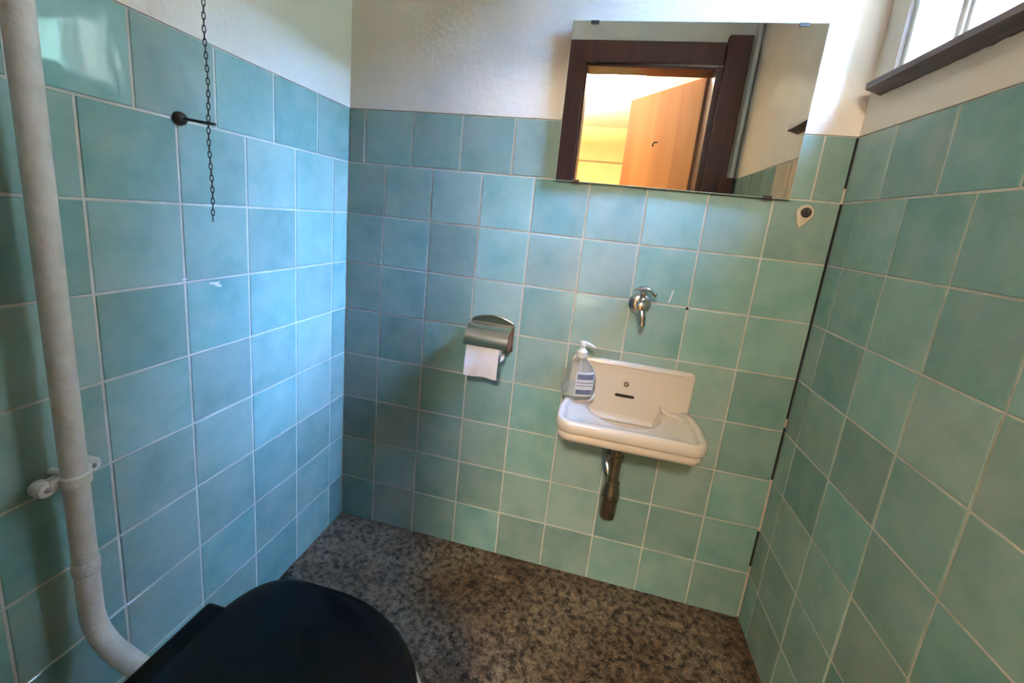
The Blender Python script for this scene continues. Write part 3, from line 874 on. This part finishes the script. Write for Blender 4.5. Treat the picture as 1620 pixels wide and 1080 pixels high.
# ------------------------------------------------------------------ toilet paper holder and roll
HX = 0.502
def make_holder():
    t = thing('paper_holder', 'chromed toilet paper holder with curved lid on the far wall', 'paper holder', (HX, 0, 0.765))
    # back plate with arched top
    pl = [(-0.0695, -0.050), (-0.0695, 0.030)] + [(-0.0695 + 0.139 * u, 0.030 + 0.026 * math.sin(math.pi * u) ** 0.55) for u in [i / 18 for i in range(1, 18)]] + [(0.0695, 0.030), (0.0695, -0.050)]
    bm = bmesh.new(); prism(bm, pl, -0.0008, -0.010)
    obj('back_plate', bm, 'steel', t, smooth=True, bevel=0.003, seg=3, angle=50)
    # rust edge of the plate
    # curved lid over the roll: a bent sheet
    def lid_pts(r): return [(-0.008 - 0.0, 0.030)] 
    path = [(-0.010, 0.0265), (-0.022, 0.0285), (-0.040, 0.0260), (-0.056, 0.0185), (-0.068, 0.006), (-0.075, -0.010), (-0.0775, -0.026)]
    dense = []
    for i in range(len(path) - 1):
        p0 = Vector(path[max(i - 1, 0)]); p1 = Vector(path[i]); p2 = Vector(path[i + 1]); p3 = Vector(path[min(i + 2, len(path) - 1)])
        for k in range(5):
            u = k / 5
            dense.append(0.5 * ((2 * p1) + (-p0 + p2) * u + (2 * p0 - 5 * p1 + 4 * p2 - p3) * u * u + (-p0 + 3 * p1 - 3 * p2 + p3) * u ** 3))
    dense.append(Vector(path[-1]))
    rings = []
    for i, p in enumerate(dense):
        tg = (dense[min(i + 1, len(dense) - 1)] - dense[max(i - 1, 0)]).normalized(); n = Vector((-tg.y, tg.x)) * 0.0008
        rings.append([(-0.065, p.x - n.x, p.y - n.y), (0.065, p.x - n.x, p.y - n.y), (0.065, p.x + n.x, p.y + n.y), (-0.065, p.x + n.x, p.y + n.y)])
    bm = bmesh.new(); add_rings(bm, rings)
    obj('lid', bm, 'steel', t, smooth=True, angle=50)
    bm = bmesh.new(); add_tube(bm, [(-0.066, -0.010, 0.0275), (0.066, -0.010, 0.0275)], 0.0028, 12)
    obj('hinge', bm, 'steel', t, smooth=True)
    for s in (-1, 1):
        bm = bmesh.new()
        side = [(-0.009, -0.046), (-0.009, 0.018), (-0.030, 0.012), (-0.050, -0.012), (-0.052, -0.030), (-0.036, -0.044)]
        prism(bm, side, s * 0.0625, s * 0.0600, 'YZ')
        obj('side_arm', bm, 'rust', t, smooth=True, bevel=0.0006, seg=1)
    bm = bmesh.new(); add_tube(bm, [(-0.061, -0.038, -0.0104), (0.061, -0.038, -0.0104)], 0.006, 14)
    obj('spindle', bm, 'chrome', t, smooth=True)
    r = thing('toilet_roll', 'white toilet paper roll with its end hanging under the chromed lid', 'toilet paper', (HX - 0.006, -0.038, 0.743))
    # annular roll, a part-used one
    bm = bmesh.new()
    hw = 0.050; ro, ri = 0.034, 0.0195
    rings = [[(x, rr * math.cos(a), rr * math.sin(a)) for a in [2 * math.pi * k / 40 for k in range(40)]] for x, rr in ((-hw, ri), (-hw, ro), (hw, ro), (hw, ri))]
    add_rings(bm, rings + [rings[0]], False, False)
    obj('wound_paper', bm, 'paper', r, smooth=True, angle=50)
    bm = bmesh.new()
    rings = [[(x, rr * math.cos(a), rr * math.sin(a)) for a in [2 * math.pi * k / 32 for k in range(32)]] for x, rr in ((-hw, .0178), (-hw, .0192), (hw, .0192), (hw, .0178))]
    add_rings(bm, rings + [rings[0]], False, False)
    obj('card_core', bm, 'card', r, smooth=True, angle=50)
    # loose end: comes off the front of the roll and hangs, slightly curled
    bm = bmesh.new(); nx, nz = 16, 22
    F, B = [], []
    for j in range(nz + 1):
        u = j / nz
        if u < 0.25:
            a = math.radians(60 - 240 * 0.25 * u / 0.25); y, z = -(ro + .0008) * math.cos(a), (ro + .0008) * math.sin(a)
        else:
            v = (u - 0.25) / 0.75; y = -(ro + .0008) - 0.010 * math.sin(v * 1.7) + 0.004 * v; z = -0.096 * v
        row = []
        for i in range(nx + 1):
            x = -hw + 2 * hw * i / nx
            wv = 0.0016 * math.sin(i * 0.9 + j * 0.25) * max(0, u - .25)
            row.append((x, y + wv - 0.004 * max(0, u - .3) * ((i / nx - .5) * 2) ** 2, z - 0.002 * math.sin(i * .5) * u))
        F.append(row); B.append([(p[0], p[1] + .0006, p[2]) for p in row])
    for R in (F, B): add_rings(bm, R, False, False, closed=False)
    obj('loose_sheet', bm, 'paper', r, smooth=True, angle=60)
    # curled torn corner behind on the right
    bm = bmesh.new(); F = []; B = []
    for j in range(9):
        a = math.radians(-100 + 20 * j)
        F.append([(0.047 + 0.012 * u, -0.012 + 0.010 * math.cos(a), -0.034 + 0.010 * math.sin(a) - .010 * (1 - u)) for u in [k / 4 for k in range(5)]])
        B.append([(p[0], p[1], p[2] + .0006) for p in F[-1]])
    for R in (F, B): add_rings(bm, R, False, False, closed=False)
    obj('torn_flap', bm, 'paper', r, smooth=True)
make_holder()

# ------------------------------------------------------------------ small things on the far wall
def make_small():
    t = thing('wall_plug', 'dark screw in a blob of cream filler right of the mirror', 'wall plug', (1.270, 0, 1.195))
    out = []
    for i in range(36):
        a = 2 * math.pi * i / 36
        r = 0.0195 + 0.0008 * math.sin(3 * a)
        x, z = r * math.cos(a), 0.0225 * math.sin(a)
        if z < 0: z *= 1.0 + 0.55 * max(0, -math.sin(a)) ** 6; x -= 0.006 * max(0, -math.sin(a)) ** 3
        out.append((x, z))
    bm = bmesh.new()
    add_rings(bm, [[(x, -0.0003, z) for x, z in out], [(x, -0.003, z) for x, z in out], [(x * .9, -0.0048, z * .9) for x, z in out], [(x * .6, -0.005, z * .6) for x, z in out]])
    obj('filler', bm, 'putty', t, smooth=True)
    bm = bmesh.new(); add_lathe(bm, [(0.0122, -0.0045), (0.0125, -0.007), (0.0105, -0.0085), (0.006, -0.0090)], 9, (0.001, 0, 0.003), 'Y')
    s = obj('screw_head', bm, 'clip', t, smooth=True, angle=20)
    bm = bmesh.new(); add_box(bm, -0.0075, 0.0095, -0.0094, -0.0088, 0.0018, 0.0042); add_box(bm, -0.0002, 0.0022, -0.0094, -0.0088, -0.0055, 0.0115)
    obj('screw_slot', bm, 'dark_hole', s)
    bm = bmesh.new(); add_lathe(bm, [(0.0038, -0.0005), (0.0038, -0.0030), (0.002, -0.0036)], 16, (0, 0, 0), 'Y')
    o = obj('joint_plug', bm, 'dark_hole', None, smooth=True); o.location = (1.040, 0, 0.9185)
    tag(o, 'tiny black plug in the tile joint right of the tap', 'plug')
    # dried white smear beside the tap
    out = [(-0.004, -0.018), (-0.0015, -0.019), (0.001, -0.008), (0.0045, 0.004), (0.0060, 0.017), (0.003, 0.019), (0.0005, 0.012), (-0.0005, 0.002), (-0.0025, -0.010)]
    bm = bmesh.new(); prism(bm, out, -0.0009, -0.0016)
    o = obj('paint_smear', bm, 'smear', None); o.location = (0.993, 0, 0.945)
    tag(o, 'thin dried white smear on the tile right of the tap', 'smear')
    # dabs of white paint on the left wall
    for (y, z), out, lab in (((-0.5338, 0.9288), [(-0.006, -0.002), (0.002, -0.003), (0.006, 0.000), (0.001, 0.003), (-0.004, 0.002)], 'tiny white paint dab on a joint of the left wall below the chain'),
                        ((-0.4672, 0.9096), [(-0.016, 0.003), (-0.004, 0.000), (0.004, -0.006), (0.014, -0.008), (0.015, -0.003), (0.006, 0.001), (0.012, 0.005), (-0.002, 0.0045), (-0.012, 0.006)], 'forked white paint dab on the blue lit left wall tile')):
        bm = bmesh.new(); prism(bm, out, -0.0009, -0.0018)
        o = obj('paint_dab', bm, 'smear', None); o.location = (0, y, z); o.rotation_euler = (0, 0, RZ_L)
        tag(o, lab, 'smear')
make_small()

# ------------------------------------------------------------------ door frame, door and the room beyond (seen in the mirror)
def make_door():
    f = box('door_1', (0.468, OX0, -D - 0.002, -D + 0.022, 0, 1.912), 'frame_wood', None, bevel=0.003)
    struct(f, 'dark stained wooden door frame behind the camera', 'door frame')
    box('head_casing', (0.468, 1.235, -D - 0.002, -D + 0.022, 1.912, 2.010), 'frame_wood', f, bevel=0.003)
    box('post_casing', (1.238, 1.345, -D - 0.002, -D + 0.040, 0, 2.037), 'frame_wood', f, bevel=0.004)
    box('lining', (OX0 - 0.002, OX0 + 0.012, -D - 0.13, -D, 0, 1.905), 'frame_wood', f)
    box('lining', (OX1 - 0.006, OX1 + 0.024, -D - 0.13, -D + .012, 0, 1.905), 'frame_wood', f)
    box('lining', (OX0, OX1, -D - 0.13, -D, 1.893, 1.9115), 'frame_wood', f)
    # door leaf, hinged on the right, open into the room beyond
    hx, hy, lx, ly = 1.192, -1.385, 0.830, -1.925
    ang = math.atan2(ly - hy, lx - hx); ln = math.hypot(lx - hx, ly - hy)
    d = thing('door_leaf', 'orange varnished flush wooden door standing open, seen in the mirror', 'door', (hx, hy, 0), ang)
    bm = bmesh.new(); add_box(bm, 0, ln, 0.0, 0.038, 0.012, 1.902)
    obj('leaf', bm, 'door_wood', d, bevel=0.002, smooth=True)
    bm = bmesh.new(); add_box(bm, -0.0035, -0.0002, 0.0005, 0.0375, 0.012, 1.902)
    obj('hinge_edge', bm, 'frame_wood', d)
    bm = bmesh.new(); add_tube(bm, [(0.32, 0.0, 1.605), (0.32, -0.018, 1.602), (0.322, -0.026, 1.592), (0.326, -0.024, 1.582), (0.328, -0.018, 1.585)], 0.0045, 10)
    obj('coat_hook', bm, 'iron', d, smooth=True)
    for z in (0.25, 1.62):
        bm = bmesh.new(); add_tube(bm, [(-0.008, 0.040, z), (-0.008, 0.040, z + 0.10)], 0.008, 12)
        obj('hinge', bm, 'iron', d, smooth=True)
    # conduit beside the frame, ending on a brown box
    c = thing('conduit', 'thin white conduit running down to a brown box beside the door frame', 'conduit', (1.366, -D + 0.030, 1.30))
    bm = bmesh.new(); add_tube(bm, [(0, 0.016, 0.085), (0, 0.016, 0.6), (0, 0.016, H - 1.30)], 0.0105, 14)
    obj('tube', bm, 'white_paint', c, smooth=True)
    bm = bmesh.new(); add_box(bm, -0.055, 0.012, -0.026, 0.032, 0.0, 0.085)
    obj('junction_box', bm, 'frame_wood', c, bevel=0.003, smooth=True)
make_door()

def make_hall():
    x0, x1, y0, y1, hc = -1.3, 2.7, -5.0, -D - 0.12, 2.30
    struct(box('wall_hall_end', (x0, x1, y0 - 0.1, y0, 0, hc), 'end_wall'), 'pale yellow wall of the room beyond, seen in the mirror', 'wall')
    struct(box('wall_hall_side', (x0 - 0.1, x0, y0 - .1, y1, 0, hc), 'yellow_wall'), 'yellow side wall of the room beyond the door', 'wall')
    struct(box('wall_hall_far', (x1, x1 + 0.1, y0 - .1, y1, 0, hc), 'yellow_wall'), 'yellow outer wall of the room beyond the door', 'wall')
    struct(box('wall_hall_near', (x0, -0.12, y1, y1 + 0.1, 0, hc), 'yellow_wall'), 'yellow wall beside the toilet room door', 'wall')
    struct(box('wall_hall_corner', (W + 0.15, x1, y1, y1 + 0.1, 0, hc), 'yellow_wall'), 'yellow wall on the hinge side of the door', 'wall')
    struct(box('ceiling_hall', (x0, x1, y0, y1, hc, hc + 0.1), 'cream_ceiling'), 'cream ceiling of the room beyond the door', 'ceiling')
    struct(box('floor_hall', (x0, x1, y0, y1, -0.06, -0.004), 'hall_floor'), 'brown wooden floor of the room beyond the door', 'floor')
    tr = struct(box('trim_1', (x0, x1, y0 - .001, y0 + 0.012, 1.842, 1.862), 'board'), 'thin brown picture rail on the yellow wall beyond', 'trim')
    l = thing('added_uplight', 'added bowl uplighter for the warm light from beyond the door', 'lamp', (-0.25, -2.95, 0))  # invented uplighter, supplies soft warm light through the doorway
    bm = bmesh.new(); add_lathe(bm, [(0.05, 2.2995), (0.05, 2.28), (0.010, 2.27), (0.010, 1.90), (0.03, 1.89)], 20)
    obj('uplight_stem', bm, 'white_paint', l, smooth=True)
    bm = bmesh.new(); add_lathe(bm, [(0.02, 1.870), (0.14, 1.885), (0.22, 1.925), (0.25, 1.975), (0.245, 1.975), (0.215, 1.932), (0.135, 1.893), (0.02, 1.88)], 32)
    obj('uplight_bowl', bm, 'lamp_glow', l, smooth=True)
    ld = bpy.data.lights.new('added_uplight_light', 'AREA'); ld.shape = 'DISK'; ld.size = 0.40; ld.energy = UPLIGHT_POWER; ld.color = LAMP_COLOR
    lo = bpy.data.objects.new('added_uplight_light', ld); COL.objects.link(lo); lo.parent = l; lo.location = (0, 0, 1.955); lo.rotation_euler = (math.pi, 0, 0)
    f = thing('added_fill_lamp', 'added round ceiling fill light beyond the door, lights the far wall', 'lamp', (0.74, -2.62, 0))  # invented fill lamp for the far wall, kept out of the mirror's view
    bm = bmesh.new(); add_lathe(bm, [(0.20, 2.2995), (0.20, 2.280), (0.19, 2.272)], 36)
    obj('fill_base', bm, 'white_paint', f, smooth=True, angle=40)
    bm = bmesh.new(); add_lathe(bm, [(0.185, 2.2715), (0.17, 2.262), (0.10, 2.254), (0.01, 2.252)], 36)
    obj('fill_shade', bm, 'lamp_glow', f, smooth=True)
    ld = bpy.data.lights.new('added_fill_light', 'AREA'); ld.shape = 'DISK'; ld.size = 0.36; ld.energy = FILL_POWER; ld.color = LAMP_COLOR
    lo = bpy.data.objects.new('added_fill_light', ld); COL.objects.link(lo); lo.parent = f; lo.location = (0, 0, 2.248)
make_hall()
